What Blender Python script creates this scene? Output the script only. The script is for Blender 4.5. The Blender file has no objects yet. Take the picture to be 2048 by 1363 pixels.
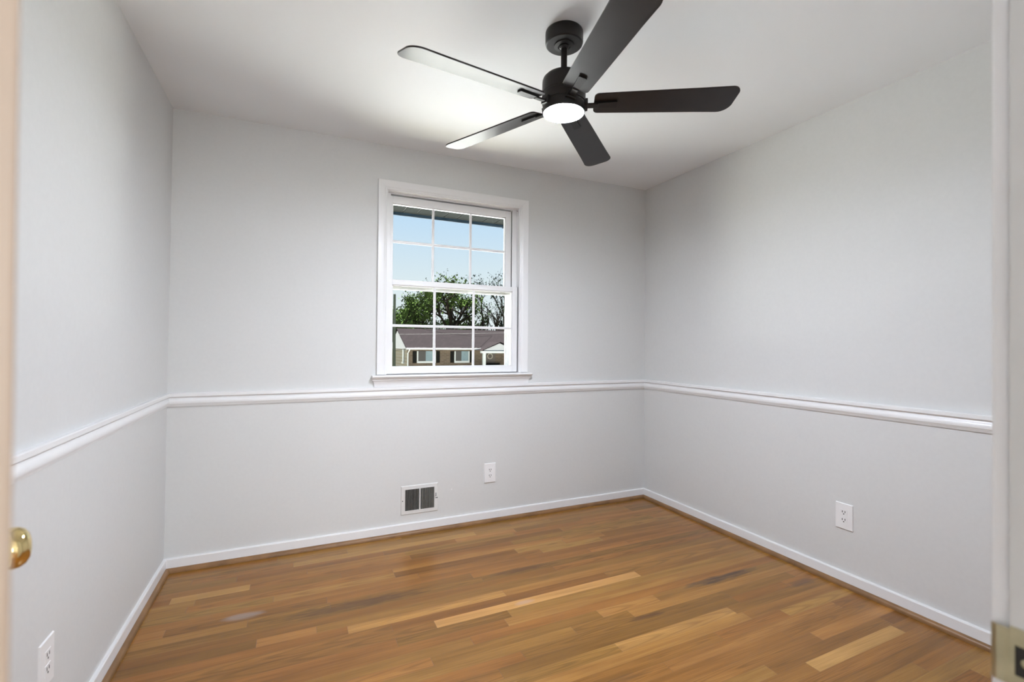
import bpy, bmesh, math, random
from mathutils import Vector, Matrix

# ------------------------------------------------------------------ camera
S = bpy.context.scene
COL = S.collection
W, H, D = 3.161, 2.44, 2.81          # room width, height, depth


def cam_setup():
    cd = bpy.data.cameras.new('camera')
    cam = bpy.data.objects.new('camera', cd)
    COL.objects.link(cam)
    f, yaw, pit, rol = 948.3, .4288, .008, .0081
    cy, sy, cp, sp = math.cos(yaw), math.sin(yaw), math.cos(pit), math.sin(pit)
    fw = Vector((sy * cp, cy * cp, sp))
    rt = Vector((cy, -sy, 0))
    up = rt.cross(fw)
    r2 = math.cos(rol) * rt + math.sin(rol) * up
    u2 = -math.sin(rol) * rt + math.cos(rol) * up
    m = Matrix((r2, u2, -fw)).transposed().to_4x4()
    m.translation = Vector((.6134, -3.0164, 1.2049))
    cam.matrix_world = m
    cd.sensor_width = 36
    cd.lens = f * 36 / 2048
    cd.clip_start = .01
    cd.clip_end = 500
    cd.dof.use_dof = True
    cd.dof.focus_distance = 3.2
    cd.dof.aperture_fstop = 4.0
    S.camera = cam


cam_setup()

# ------------------------------------------------------------------ sky, sun, exposure
SKY = 0.45
SUN = 70.0
FAN_LAMP = 285.0
HALL_FILL = 5.8  # emission of the added fill panel in the hallway
S.view_settings.view_transform = 'Standard'
S.view_settings.look = 'None'
S.view_settings.gamma = 1
S.view_settings.use_curve_mapping = False
S.view_settings.exposure = 1.05

wd = bpy.data.worlds.new('sky')
S.world = wd
wd.use_nodes = True
nt = wd.node_tree
nt.nodes.clear()
tc = nt.nodes.new('ShaderNodeTexCoord')
sx = nt.nodes.new('ShaderNodeSeparateXYZ')
rp = nt.nodes.new('ShaderNodeValToRGB')
rp.color_ramp.elements[0].position = 0.0
rp.color_ramp.elements[0].color = (.93, .97, 1, 1)
rp.color_ramp.elements[1].position = .33
rp.color_ramp.elements[1].color = (.50, .76, 1.08, 1)
e = rp.color_ramp.elements.new(.13)
e.color = (.83, .93, 1.0, 1)
e = rp.color_ramp.elements.new(.9)
e.color = (.55, .75, 1.15, 1)
bg = nt.nodes.new('ShaderNodeBackground')
bg.inputs['Strength'].default_value = SKY
wo = nt.nodes.new('ShaderNodeOutputWorld')
nt.links.new(tc.outputs['Generated'], sx.inputs[0])
nt.links.new(sx.outputs['Z'], rp.inputs[0])
nt.links.new(rp.outputs[0], bg.inputs['Color'])
nt.links.new(bg.outputs[0], wo.inputs[0])

sd = bpy.data.lights.new('sun', 'SUN')
sd.energy = SUN
sd.angle = math.radians(2)
sd.color = (1, .97, .92)
so = bpy.data.objects.new('sun', sd)
COL.objects.link(so)
so.rotation_euler = (math.radians(-27), 0, math.radians(-14))   # sun stands high beyond the houses opposite


# ------------------------------------------------------------------ materials
def mat(name, col, rough=.5, metal=0, spec=None, coat=0, noise=0, nscale=20, bump=0, emis=None, estr=0):
    m = bpy.data.materials.new(name)
    m.use_nodes = True
    t = m.node_tree
    b = t.nodes['Principled BSDF']
    b.inputs['Base Color'].default_value = (*col, 1)
    b.inputs['Roughness'].default_value = rough
    b.inputs['Metallic'].default_value = metal
    if spec is not None:
        b.inputs['Specular IOR Level'].default_value = spec
    b.inputs['Coat Weight'].default_value = coat
    if noise or bump:
        c = t.nodes.new('ShaderNodeTexCoord')
        n = t.nodes.new('ShaderNodeTexNoise')
        n.inputs['Scale'].default_value = nscale
        n.inputs['Detail'].default_value = 4
        t.links.new(c.outputs['Object'], n.inputs['Vector'])
        if noise:
            r = t.nodes.new('ShaderNodeValToRGB')
            r.color_ramp.elements[0].position = .3
            r.color_ramp.elements[1].position = .7
            r.color_ramp.elements[0].color = (*[x * (1 - noise) for x in col], 1)
            r.color_ramp.elements[1].color = (*[min(1, x * (1 + noise)) for x in col], 1)
            t.links.new(n.outputs['Fac'], r.inputs[0])
            t.links.new(r.outputs[0], b.inputs['Base Color'])
        if bump:
            bn = t.nodes.new('ShaderNodeBump')
            bn.inputs['Strength'].default_value = bump
            bn.inputs['Distance'].default_value = .002
            t.links.new(n.outputs['Fac'], bn.inputs['Height'])
            t.links.new(bn.outputs[0], b.inputs['Normal'])
    if emis:
        b.inputs['Emission Color'].default_value = (*emis, 1)
        b.inputs['Emission Strength'].default_value = estr
    return m


M = {}
M['wall'] = mat('wall_paint', (.70, .705, .70), .55, spec=.3, noise=.012, nscale=3, bump=.04)
M['wall'].node_tree.nodes['Noise Texture'].inputs['Scale'].default_value = 60
M['ceiling'] = mat('ceiling_paint', (.87, .89, .91), .6, spec=.3, bump=.03, nscale=80)
M['trim'] = mat('white_gloss_paint', (.84, .84, .845), .32, bump=.02, nscale=90)
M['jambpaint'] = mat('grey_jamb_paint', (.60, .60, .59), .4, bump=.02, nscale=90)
M['vinyl'] = mat('white_vinyl', (.84, .84, .845), .35, noise=.01, nscale=8)
M['gap'] = mat('dark_gap_rubber', (.12, .12, .12), .8, noise=.1)
M['plastic'] = mat('white_plastic', (.88, .88, .885), .3, noise=.01)
M['slot'] = mat('dark_slot', (.02, .02, .018), .6, noise=.1)
M['register'] = mat('white_enamel', (.74, .74, .73), .35, noise=.02)
M['louver'] = mat('register_louver_metal', (.30, .30, .28), .45, noise=.05)
M['duct'] = mat('dark_duct', (.02, .02, .018), .8, noise=.2)
M['bronze'] = mat('dark_bronze_metal', (.011, .0095, .0085), .42, metal=.3, noise=.08, nscale=40)
M['blade'] = mat('dark_blade_laminate', (.010, .0075, .007), .33, spec=.45, coat=.05, noise=.2, nscale=14)
M['brass'] = mat('polished_brass', (.78, .62, .30), .10, metal=1, noise=.05, nscale=12)
M['brassdk'] = mat('worn_strike_brass', (.46, .42, .27), .28, metal=.85, noise=.12, nscale=50)
M['lens'] = mat('glowing_lamp_lens', (.9, .88, .85), .5, emis=(.91, .97, 1.09), estr=FAN_LAMP, noise=.01)
M['hallfill'] = mat('glowing_hall_fill_panel', (.9, .9, .9), .6, emis=(.95, .98, 1.0), estr=HALL_FILL, noise=.01)  # made-up glowing sheet that lights the room through the doorway
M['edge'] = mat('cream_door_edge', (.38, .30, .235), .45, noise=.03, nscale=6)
M['shoe'] = mat('oak_shoe_moulding', (.24, .125, .05), .4, noise=.25, nscale=9)
M['glass'] = bpy.data.materials.new('window_glass')
M['glass'].use_nodes = True
_t = M['glass'].node_tree
_t.nodes.clear()
_o = _t.nodes.new('ShaderNodeOutputMaterial')
_m = _t.nodes.new('ShaderNodeMixShader')
_tr = _t.nodes.new('ShaderNodeBsdfTransparent')
_gl = _t.nodes.new('ShaderNodeBsdfGlossy')
_fr = _t.nodes.new('ShaderNodeFresnel')
_nz = _t.nodes.new('ShaderNodeTexNoise')
_nz.inputs['Scale'].default_value = 2
_tr.inputs['Color'].default_value = (.96, .98, .97, 1)
_gl.inputs['Roughness'].default_value = .5
_gl.inputs['Color'].default_value = (.15, .15, .15, 1)
_fr.inputs['IOR'].default_value = 1.12
_t.links.new(_fr.outputs[0], _m.inputs[0])
_t.links.new(_tr.outputs[0], _m.inputs[1])
_t.links.new(_gl.outputs[0], _m.inputs[2])
_t.links.new(_m.outputs[0], _o.inputs[0])


def oak_floor():
    m = bpy.data.materials.new('oak_strip_floor')
    m.use_nodes = True
    t = m.node_tree
    N, L = t.nodes, t.links
    b = N['Principled BSDF']

    def math_(op, a, c=None):
        n = N.new('ShaderNodeMath')
        n.operation = op
        for i, v in enumerate((a, c)):
            if v is None:
                continue
            if isinstance(v, (int, float)):
                n.inputs[i].default_value = v
            else:
                L.new(v, n.inputs[i])
        return n.outputs[0]
    at = N.new('ShaderNodeAttribute')
    at.attribute_name = 'plank'
    sp_ = N.new('ShaderNodeSeparateColor')
    L.new(at.outputs['Color'], sp_.inputs[0])
    tone, seed, red = sp_.outputs[0], sp_.outputs[1], sp_.outputs[2]
    c = N.new('ShaderNodeTexCoord')
    xyz = N.new('ShaderNodeSeparateXYZ')
    L.new(c.outputs['Object'], xyz.inputs[0])

    def vec(xs, ys, zoff):
        cb = N.new('ShaderNodeCombineXYZ')
        L.new(math_('MULTIPLY', xyz.outputs[0], xs), cb.inputs[0])
        L.new(math_('MULTIPLY', xyz.outputs[1], ys), cb.inputs[1])
        L.new(math_('MULTIPLY', seed, zoff), cb.inputs[2])
        return cb.outputs[0]
    # base tone
    r = N.new('ShaderNodeValToRGB')
    cr = r.color_ramp
    cr.elements[0].position = 0
    cr.elements[0].color = (.11, .050, .010, 1)
    cr.elements[1].position = 1
    cr.elements[1].color = (.56, .335, .105, 1)
    for p, q in ((.3, (.215, .105, .019, 1)), (.55, (.305, .154, .031, 1)), (.8, (.41, .222, .052, 1))):
        e_ = cr.elements.new(p)
        e_.color = q
    L.new(tone, r.inputs[0])
    # fine fibre
    n1 = N.new('ShaderNodeTexNoise')
    n1.inputs['Scale'].default_value = 1
    n1.inputs['Detail'].default_value = 5
    n1.inputs['Roughness'].default_value = .6
    L.new(vec(5, 190, 57), n1.inputs['Vector'])
    # broad streaks
    n2 = N.new('ShaderNodeTexNoise')
    n2.inputs['Scale'].default_value = 1
    n2.inputs['Detail'].default_value = 3
    n2.inputs['Distortion'].default_value = .4
    L.new(vec(1.6, 22, 91), n2.inputs['Vector'])
    # cathedral grain
    wv = N.new('ShaderNodeTexWave')
    wv.wave_type = 'RINGS'
    wv.rings_direction = 'Z'
    wv.inputs['Scale'].default_value = 1.0
    wv.inputs['Distortion'].default_value = 2.4
    wv.inputs['Detail'].default_value = 2.0
    wv.inputs['Detail Scale'].default_value = .8
    # position across the board (-.5 .. .5), so that every board carries its own figure
    tl = math_('MULTIPLY', math_('SUBTRACT', xyz.outputs[0], W / 2), .012)
    v_ = math_('SUBTRACT', math_('FRACT', math_('DIVIDE', math_('SUBTRACT', math_('ADD', -.816, tl), xyz.outputs[1]), .0568)), .5)
    gsel = math_('GREATER_THAN', math_('FRACT', math_('MULTIPLY', seed, 7.31)), .62)
    voff = math_('MULTIPLY', math_('SUBTRACT', 1.0, gsel), math_('ADD', .7, math_('FRACT', math_('MULTIPLY', seed, 3.3))))
    cb = N.new('ShaderNodeCombineXYZ')
    L.new(math_('MULTIPLY', math_('SUBTRACT', xyz.outputs[0], math_('MULTIPLY', math_('FRACT', math_('MULTIPLY', seed, 13.7)), 3.2)), 1.5), cb.inputs[0])
    L.new(math_('MULTIPLY', math_('ADD', v_, voff), 2.9), cb.inputs[1])
    L.new(math_('MULTIPLY', seed, 31), cb.inputs[2])
    L.new(cb.outputs[0], wv.inputs['Vector'])
    wr = N.new('ShaderNodeValToRGB')
    wr.color_ramp.elements[0].position = .0
    wr.color_ramp.elements[0].color = (.62, .62, .62, 1)
    wr.color_ramp.elements[1].position = .38
    wr.color_ramp.elements[1].color = (1, 1, 1, 1)
    L.new(wv.outputs['Fac'], wr.inputs[0])
    # only some boards show strong cathedral grain
    gs = math_('ADD', math_('MULTIPLY', gsel, .42), .12)

    def mul(a, bb, fac):
        x = N.new('ShaderNodeMix')
        x.data_type = 'RGBA'
        x.blend_type = 'MULTIPLY'
        if isinstance(fac, (int, float)):
            x.inputs[0].default_value = fac
        else:
            L.new(fac, x.inputs[0])
        L.new(a, x.inputs[6])
        L.new(bb, x.inputs[7])
        return x.outputs[2]
    r1 = N.new('ShaderNodeValToRGB')
    r1.color_ramp.elements[0].position = .32
    r1.color_ramp.elements[0].color = (.78, .74, .70, 1)
    r1.color_ramp.elements[1].position = .6
    r1.color_ramp.elements[1].color = (1.05, 1.05, 1.05, 1)
    L.new(n1.outputs['Fac'], r1.inputs[0])
    r2 = N.new('ShaderNodeValToRGB')
    r2.color_ramp.elements[0].position = .3
    r2.color_ramp.elements[0].color = (.70, .66, .60, 1)
    r2.color_ramp.elements[1].position = .62
    r2.color_ramp.elements[1].color = (1.08, 1.08, 1.08, 1)
    L.new(n2.outputs['Fac'], r2.inputs[0])
    x = mul(r.outputs[0], r1.outputs[0], .75)
    x = mul(x, r2.outputs[0], .75)
    x = mul(x, wr.outputs[0], gs)
    # reddish boards
    rd = N.new('ShaderNodeCombineColor')
    L.new(math_('ADD', 1.0, math_('MULTIPLY', red, .12)), rd.inputs[0])
    L.new(math_('SUBTRACT', 1.0, math_('MULTIPLY', red, .06)), rd.inputs[1])
    L.new(math_('SUBTRACT', 1.0, math_('MULTIPLY', red, .02)), rd.inputs[2])
    x = mul(x, rd.outputs[0], 1.0)

    # stains with a shape of their own
    def blob(x, cx, cy, sx_, sy_, col, amt, ns=6.0):
        dx = math_('DIVIDE', math_('SUBTRACT', xyz.outputs[0], cx), sx_)
        dy = math_('DIVIDE', math_('SUBTRACT', xyz.outputs[1], cy), sy_)
        nn = N.new('ShaderNodeTexNoise')
        nn.inputs['Scale'].default_value = ns
        nn.inputs['Detail'].default_value = 4
        L.new(vec(2, 14, 0), nn.inputs['Vector'])
        d = math_('ADD', math_('MULTIPLY', dx, dx), math_('MULTIPLY', dy, dy))
        d = math_('ADD', d, math_('MULTIPLY', math_('SUBTRACT', nn.outputs['Fac'], .5), 2.2))
        f_ = N.new('ShaderNodeMapRange')
        f_.inputs['From Min'].default_value = 1.0
        f_.inputs['From Max'].default_value = 0.1
        f_.inputs['To Min'].default_value = 0
        f_.inputs['To Max'].default_value = amt
        L.new(d, f_.inputs['Value'])
        mx = N.new('ShaderNodeMix')
        mx.data_type = 'RGBA'
        L.new(f_.outputs[0], mx.inputs[0])
        L.new(x, mx.inputs[6])
        mx.inputs[7].default_value = (*col, 1)
        return mx.outputs[2]
    x = blob(x, .88, -.72, .38, .050, (.060, .028, .010), .6)          # long dark streak on the left
    x = blob(x, .42, -.62, .10, .03, (.36, .29, .25), .55, 3)          # grey scuff
    x = blob(x, 2.66, -1.218, .26, .036, (.055, .035, .022), .8, 4)    # dark board end
    x = blob(x, 1.72, -.72, .22, .030, (.085, .040, .014), .6)          # dark knotty grain
    x = blob(x, 2.05, -1.34, .12, .018, (.07, .032, .014), .6)
    x = blob(x, 2.98, -1.42, .12, .03, (.10, .05, .025), .6)
    x = blob(x, 1.60, -1.015, .06, .02, (.50, .36, .30), .4, 3)
    x = blob(x, 1.62, -1.62, .25, .025, (.11, .055, .02), .5)
    x = blob(x, 2.02, -1.93, .05, .02, (.56, .46, .40), .5, 3)
    L.new(x, b.inputs['Base Color'])
    ro = N.new('ShaderNodeMapRange')
    ro.inputs['To Min'].default_value = .17
    ro.inputs['To Max'].default_value = .30
    L.new(n2.outputs['Fac'], ro.inputs['Value'])
    L.new(ro.outputs[0], b.inputs['Roughness'])
    b.inputs['Specular IOR Level'].default_value = .40
    bp = N.new('ShaderNodeBump')
    bp.inputs['Strength'].default_value = .25
    bp.inputs['Distance'].default_value = .0008
    L.new(math_('ADD', n1.outputs['Fac'], wr.outputs[0]), bp.inputs['Height'])
    L.new(bp.outputs[0], b.inputs['Normal'])
    return m


M['floor'] = oak_floor()


def brick_mat(name, c1, c2, mortar, scale=1.0):
    m = bpy.data.materials.new(name)
    m.use_nodes = True
    t = m.node_tree
    b = t.nodes['Principled BSDF']
    b.inputs['Roughness'].default_value = .9
    b.inputs['Specular IOR Level'].default_value = 0
    c = t.nodes.new('ShaderNodeTexCoord')
    mp = t.nodes.new('ShaderNodeMapping')
    mp.inputs['Rotation'].default_value = (math.radians(90), 0, 0)
    br = t.nodes.new('ShaderNodeTexBrick')
    br.inputs['Color1'].default_value = (*c1, 1)
    br.inputs['Color2'].default_value = (*c2, 1)
    br.inputs['Mortar'].default_value = (*mortar, 1)
    br.inputs['Scale'].default_value = scale
    br.inputs['Brick Width'].default_value = .42
    br.inputs['Row Height'].default_value = .15
    br.inputs['Mortar Size'].default_value = .018
    t.links.new(c.outputs['Object'], mp.inputs[0])
    t.links.new(mp.outputs[0], br.inputs['Vector'])
    t.links.new(br.outputs[0], b.inputs['Base Color'])
    return m


M['brick'] = brick_mat('brown_brick', (.085, .062, .046), (.060, .045, .034), (.095, .085, .072))
M['brickside'] = brick_mat('buff_side_brick', (.115, .103, .078), (.10, .09, .068), (.12, .113, .10))
M['shingle'] = brick_mat('brown_roof_shingle', (.0075, .0062, .0068), (.0065, .0055, .0060), (.0055, .0048, .0052))
M['siding'] = mat('white_siding', (.24, .247, .268), .6, noise=.03, spec=0, nscale=2)
M['extwhite'] = mat('white_exterior_paint', (.27, .285, .295), .5, noise=.02)
M['shutter'] = mat('dark_shutter_paint', (.008, .008, .0075), .9, spec=0, noise=.1)
M['curtain'] = mat('pale_blue_curtain', (.12, .165, .19), .8, noise=.12, nscale=5)
M['darkpane'] = mat('dark_window_pane', (.03, .028, .028), .5, spec=.2, noise=.1)
M['drydoor'] = mat('brown_front_door', (.035, .026, .021), .6, noise=.1)
M['pole'] = mat('weathered_pole_wood', (.022, .026, .021), .9, spec=0, noise=.2)
M['wire'] = mat('black_cable', (.006, .006, .006), .8, spec=0, noise=.1)
M['lightwire'] = mat('pale_cable', (.10, .10, .10), .7, spec=0, noise=.1)
M['bark'] = mat('grey_bark', (.010, .0085, .007), .9, spec=0, noise=.25)
M['wreath'] = mat('pale_dried_wreath', (.20, .185, .16), .9, noise=.3, nscale=30)
M['leafA'] = mat('spring_green_leaves', (.026, .042, .012), .7, spec=0, noise=.45, nscale=1.2)
M['leafB'] = mat('dark_green_leaves', (.015, .027, .011), .7, spec=0, noise=.45, nscale=1.2)
M['leafC'] = mat('bluish_conifer_needles', (.015, .022, .018), .8, spec=0, noise=.4, nscale=2)
M['lawn'] = mat('lawn_grass', (.165, .162, .14), .9, spec=0, noise=.3, nscale=4)
M['farlawn'] = mat('dry_lawn_grass', (.165, .162, .14), .9, noise=.3, nscale=4, spec=0)
M['asphalt'] = mat('pale_street_concrete', (.46, .47, .49), .9, noise=.1, nscale=3, spec=0)
M['road'] = mat('pale_concrete', (.46, .47, .49), .9, spec=0, noise=.08, nscale=3)
M['soffit'] = mat('grey_soffit_panels', (.020, .022, .022), .9, spec=0, noise=.04)
M['soffitgap'] = mat('soffit_seam', (.02, .02, .02), .8, noise=.05)
M['gutter'] = mat('blue_grey_gutter', (.014, .026, .04), .7, spec=.1, noise=.05)


# ------------------------------------------------------------------ mesh helpers
class MB:
    """collects shapes of ONE part, possibly in several materials"""

    def __init__(s):
        s.bm = bmesh.new()
        s.mats = []

    def mi(s, m):
        if m not in s.mats:
            s.mats.append(m)
        return s.mats.index(m)

    def faces(s, vs, fs, m=None, smooth=False):
        i = s.mi(m) if m else 0
        bv = [s.bm.verts.new(v) for v in vs]
        out = []
        for f in fs:
            try:
                q = s.bm.faces.new([bv[k] for k in f])
            except ValueError:
                continue
            q.material_index = i
            q.smooth = smooth
            out.append(q)
        return bv, out

    def box(s, x0, x1, y0, y1, z0, z1, m=None, bev=0):
        v = [(x, y, z) for x in (x0, x1) for y in (y0, y1) for z in (z0, z1)]
        f = [(0, 1, 3, 2), (4, 6, 7, 5), (0, 4, 5, 1), (2, 3, 7, 6), (0, 2, 6, 4), (1, 5, 7, 3)]
        bv, fs = s.faces(v, f, m)
        if bev:
            es = list({e_ for q in fs for e_ in q.edges})
            r = bmesh.ops.bevel(s.bm, geom=es, offset=bev, segments=2, profile=.6, affect='EDGES')
            for q in r['faces']:
                q.material_index = s.mi(m) if m else 0
        return s

    def lathe(s, prof, center=(0, 0, 0), n=48, m=None, axis='z', cap=True):
        vs, fs = [], []
        c = Vector(center)
        for (r, z) in prof:
            for k in range(n):
                a = 2 * math.pi * k / n
                p = Vector((r * math.cos(a), r * math.sin(a), z))
                if axis == 'x':
                    p = Vector((p.z, p.x, p.y))
                if axis == 'y':
                    p = Vector((p.x, p.z, p.y))
                vs.append(c + p)
        for i in range(len(prof) - 1):
            for k in range(n):
                k2 = (k + 1) % n
                fs.append((i * n + k, i * n + k2, (i + 1) * n + k2, (i + 1) * n + k))
        if cap:
            fs.append(tuple(range(n))[::-1])
            fs.append(tuple((len(prof) - 1) * n + k for k in range(n)))
        s.faces(vs, fs, m, smooth=False)
        return s

    def prism(s, poly, fn, t0, t1, m=None, cap=True):
        """poly [(a,b)], fn(a,b,t) -> point"""
        n = len(poly)
        vs = [fn(a, b, t0) for a, b in poly] + [fn(a, b, t1) for a, b in poly]
        fs = [(k, (k + 1) % n, n + (k + 1) % n, n + k) for k in range(n)]
        if cap:
            fs += [tuple(range(n))[::-1], tuple(range(n, 2 * n))]
        s.faces(vs, fs, m)
        return s

    def tube(s, pts, rads, n=6, m=None):
        vs, fs = [], []
        pts = [Vector(p) for p in pts]
        for i, p in enumerate(pts):
            d = (pts[min(i + 1, len(pts) - 1)] - pts[max(i - 1, 0)]).normalized()
            a = d.cross(Vector((0, 0, 1)))
            if a.length < .1:
                a = d.cross(Vector((1, 0, 0)))
            a.normalize()
            b = d.cross(a)
            r = rads[i] if hasattr(rads, '__len__') else rads
            for k in range(n):
                an = 2 * math.pi * k / n
                vs.append(p + r * (math.cos(an) * a + math.sin(an) * b))
        for i in range(len(pts) - 1):
            for k in range(n):
                k2 = (k + 1) % n
                fs.append((i * n + k, i * n + k2, (i + 1) * n + k2, (i + 1) * n + k))
        fs.append(tuple(range(n)))
        fs.append(tuple((len(pts) - 1) * n + k for k in range(n))[::-1])
        s.faces(vs, fs, m)
        return s

    def build(s, name, m=None, parent=None, smooth=0, loc=None, bevel=0):
        me = bpy.data.meshes.new(name)
        bmesh.ops.recalc_face_normals(s.bm, faces=s.bm.faces)
        s.bm.to_mesh(me)
        s.bm.free()
        for x in (s.mats if s.mats else [m]):
            me.materials.append(x)
        o = bpy.data.objects.new(name, me)
        COL.objects.link(o)
        if smooth:
            for p in me.polygons:
                p.use_smooth = True
            try:
                me.set_sharp_from_angle(angle=math.radians(smooth))
            except Exception:
                pass
        if bevel:
            b = o.modifiers.new('bevel', 'BEVEL')
            b.width = bevel
            b.segments = 2
            b.limit_method = 'ANGLE'
        if loc:
            o.location = loc
        if parent:
            o.parent = parent
        return o


def empty(name, loc=(0, 0, 0), rz=0, label=None, cat=None, group=None, kind=None):
    o = bpy.data.objects.new(name, None)
    COL.objects.link(o)
    o.location = loc
    o.rotation_euler = (0, 0, rz)
    return tag(o, label, cat, group, kind)


def tag(o, label=None, cat=None, group=None, kind=None):
    for k, v in (('label', label), ('category', cat), ('group', group), ('kind', kind)):
        if v:
            o[k] = v
    return o


def copy_tree(o, parent=None):
    c = o.copy()
    COL.objects.link(c)
    c.parent = parent
    for ch in list(o.children):
        copy_tree(ch, c)
    return c


# ------------------------------------------------------------------ room shell
DX0, DX1, DZ = .487, 1.209, 2.03       # door opening in the front wall
WT = .115                              # inner wall thickness
HY = -6.50                             # far side of the hallway
WX0, WX1, WZ0, WZ1 = 1.120, 2.062, 1.000, 2.172    # hole in the back wall

# floor with real planks running across the room
random.seed(11)


def make_floor():
    b = MB()
    bm = b.bm
    lay = bm.loops.layers.float_color.new('plank')
    pitch = .0568
    y_top = -.816 + pitch * 15
    known = {3: [(1.175, .42), (2.275, .93), (9, .5)], 2: [(1.0, .5), (2.116, .30), (9, .55)],
             0: [(.484, .30), (.708, .66), (9, .48)], 1: [(.827, .44), (1.55, .82), (9, .6)],
             6: [(1.28, .5), (9, .55)], 4: [(1.0, .4), (1.5, .35), (9, .62)],
             7: [(1.1, .62), (1.87, .46), (2.2, .74), (2.83, .50), (9, .55)],
             8: [(1.7, .58), (2.0, .5), (9, .66)], 11: [(1.8, .62), (2.443, .86), (9, .48)],
             12: [(2.47, .72), (9, .56)], 14: [(1.9, .6), (2.937, .68), (9, .45)],
             15: [(1.3, .55), (2.5, .46), (9, .55)], 18: [(2.40, .55), (2.98, .95), (9, .5)],
             -1: [(1.9, .38), (9, .48)], -2: [(1.5, .45), (9, .36)], 5: [(1.46, .40), (9, .66)]}
    k = -15
    y = y_top
    tilt = .012
    while y > HY - .1:
        kk = k
        y0, y1 = max(y - pitch, HY - .1), y
        if kk in known:
            segs = known[kk]
        else:
            segs = []
            x = -.4 - random.random()
            while x < W + .2:
                x += random.uniform(.25, 1.25)
                segs.append((x, min(1, max(0, random.gauss(.55, .10)))))
        x0 = -.2
        for (xe, tn) in segs:
            x1 = min(xe, W + .2)
            if x1 <= x0:
                continue
            sd_ = random.random()
            rd = random.random()
            dk = (W / 2)
            g = .0005
            vs = [(x0 + g, y0 + g * .7 + tilt * (x0 - dk)), (x1 - g * .6, y0 + g * .7 + tilt * (x1 - dk)),
                  (x1 - g * .6, y1 + tilt * (x1 - dk)), (x0 + g, y1 + tilt * (x0 - dk))]
            bv = [bm.verts.new((a, c, 0)) for a, c in vs]
            f = bm.faces.new(bv)
            f.material_index = b.mi(M['floor'])
            for l in f.loops:
                l[lay] = (tn, sd_, rd, 1)
            x0 = x1
            if x1 >= W + .2:
                break
        y -= pitch
        k += 1
    # dark joints / subfloor slab just below the boards
    b.box(-.25, W + .25, HY - .2, .10, -.12, -.0012, M['shoejoint'])
    o = b.build('floor')
    tag(o, kind='structure')


M['shoejoint'] = mat('dark_board_joint', (.10, .05, .022), .7, noise=.2)
make_floor()

TLX = .014                              # left wall leans in a little at the top of the far corner
CZR = 2.458                             # the ceiling sags up slightly at the far right

b = MB()
b.faces([(-.3, .06, H), (0, .06, H), (W + .3, .06, CZR), (W + .3, HY - .2, H), (-.3, HY - .2, H),
         (-.3, .06, H + .15), (W + .3, .06, CZR + .15), (W + .3, HY - .2, H + .15), (-.3, HY - .2, H + .15)],
        [(0, 1, 2, 3, 4), (5, 8, 7, 6), (0, 4, 8, 5), (3, 2, 6, 7), (4, 3, 7, 8), (2, 1, 0, 5, 6)])
tag(b.build('ceiling', M['ceiling']), kind='structure')

b = MB()
b.faces([(0, -D, 0), (0, 0, 0), (TLX, 0, H + .02), (0, -D, H + .02),
         (-.12, -D, 0), (-.12, 0, 0), (-.12, 0, H + .02), (-.12, -D, H + .02)],
        [(0, 1, 2, 3), (4, 7, 6, 5), (0, 4, 5, 1), (1, 5, 6, 2), (2, 6, 7, 3), (3, 7, 4, 0)])
tag(b.build('wall_left', M['wall']), kind='structure')
b = MB()
b.box(W, W + .12, -D, 0, 0, H + .03)
tag(b.build('wall_right', M['wall']), kind='structure')

b = MB()     # back wall with the window hole
T = .15
b.box(-.12, WX0, 0, T, 0, 2.5)
b.box(WX1, W + .12, 0, T, 0, 2.5)
b.box(WX0, WX1, 0, T, 0, WZ0)
b.box(WX0, WX1, 0, T, WZ1, 2.5)
# small white nail-hole patch
b.lathe([(.005, -.0004), (.004, -.0009)], (1.562, 0, .248), 12, M['trim'], axis='y')
for f in b.bm.faces:
    pass
b.mats = [M['wall'], M['trim']]
for f in b.bm.faces:
    f.material_index = 1 if max(abs(v.co.x - 1.562) for v in f.verts) < .01 and max(abs(v.co.z - .248) for v in f.verts) < .01 else 0
tag(b.build('wall_back'), kind='structure')

b = MB()     # front wall with the doorway
b.box(-.12, DX0 - .02, -D - WT, -D, 0, 2.46)
b.box(DX1 + .02, W + .12, -D - WT, -D, 0, 2.46)
b.box(DX0 - .02, DX1 + .02, -D - WT, -D, DZ + .02, 2.46)
tag(b.build('wall_front', M['wall']), kind='structure')
b = MB()     # hallway behind the camera
b.box(-.3, -.12, HY, -D - .001, 0, 2.46)
tag(b.build('wall_hall_left', M['wall']), kind='structure')
b = MB()
b.box(W + .12, W + .3, HY, -D - .001, 0, 2.46)
tag(b.build('wall_hall_right', M['wall']), kind='structure')
b = MB()
b.box(-.3, W + .3, HY - .12, HY, 0, 2.46)
tag(b.build('wall_hall_back', M['wall']), kind='structure')


# ------------------------------------------------------------------ mouldings
def run(b, prof, side, s0=0.0, s1=None, m=None, mit0=True, mit1=True):
    """sweep (depth, z) profile along a wall, mitred at the corners"""
    def P(d, z, e_):
        if side == 'back':
            x = (d if mit0 else 0) + s0 if e_ == 0 else s1 - (d if mit1 else 0)
            return (x, -d, z)
        if side == 'left':
            y = s0 - (d if mit0 else 0) if e_ == 0 else s1 + (d if mit1 else 0)
            return (d, y, z)
        if side == 'right':
            y = s0 - (d if mit0 else 0) if e_ == 0 else s1 + (d if mit1 else 0)
            return (W - d, y, z)
        if side == 'front':
            x = s0 + (d if mit0 else 0) if e_ == 0 else s1 - (d if mit1 else 0)
            return (x, -D + d, z)
    b.prism(prof, lambda a, c, t: P(a, c, t), 0, 1, m)


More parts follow.
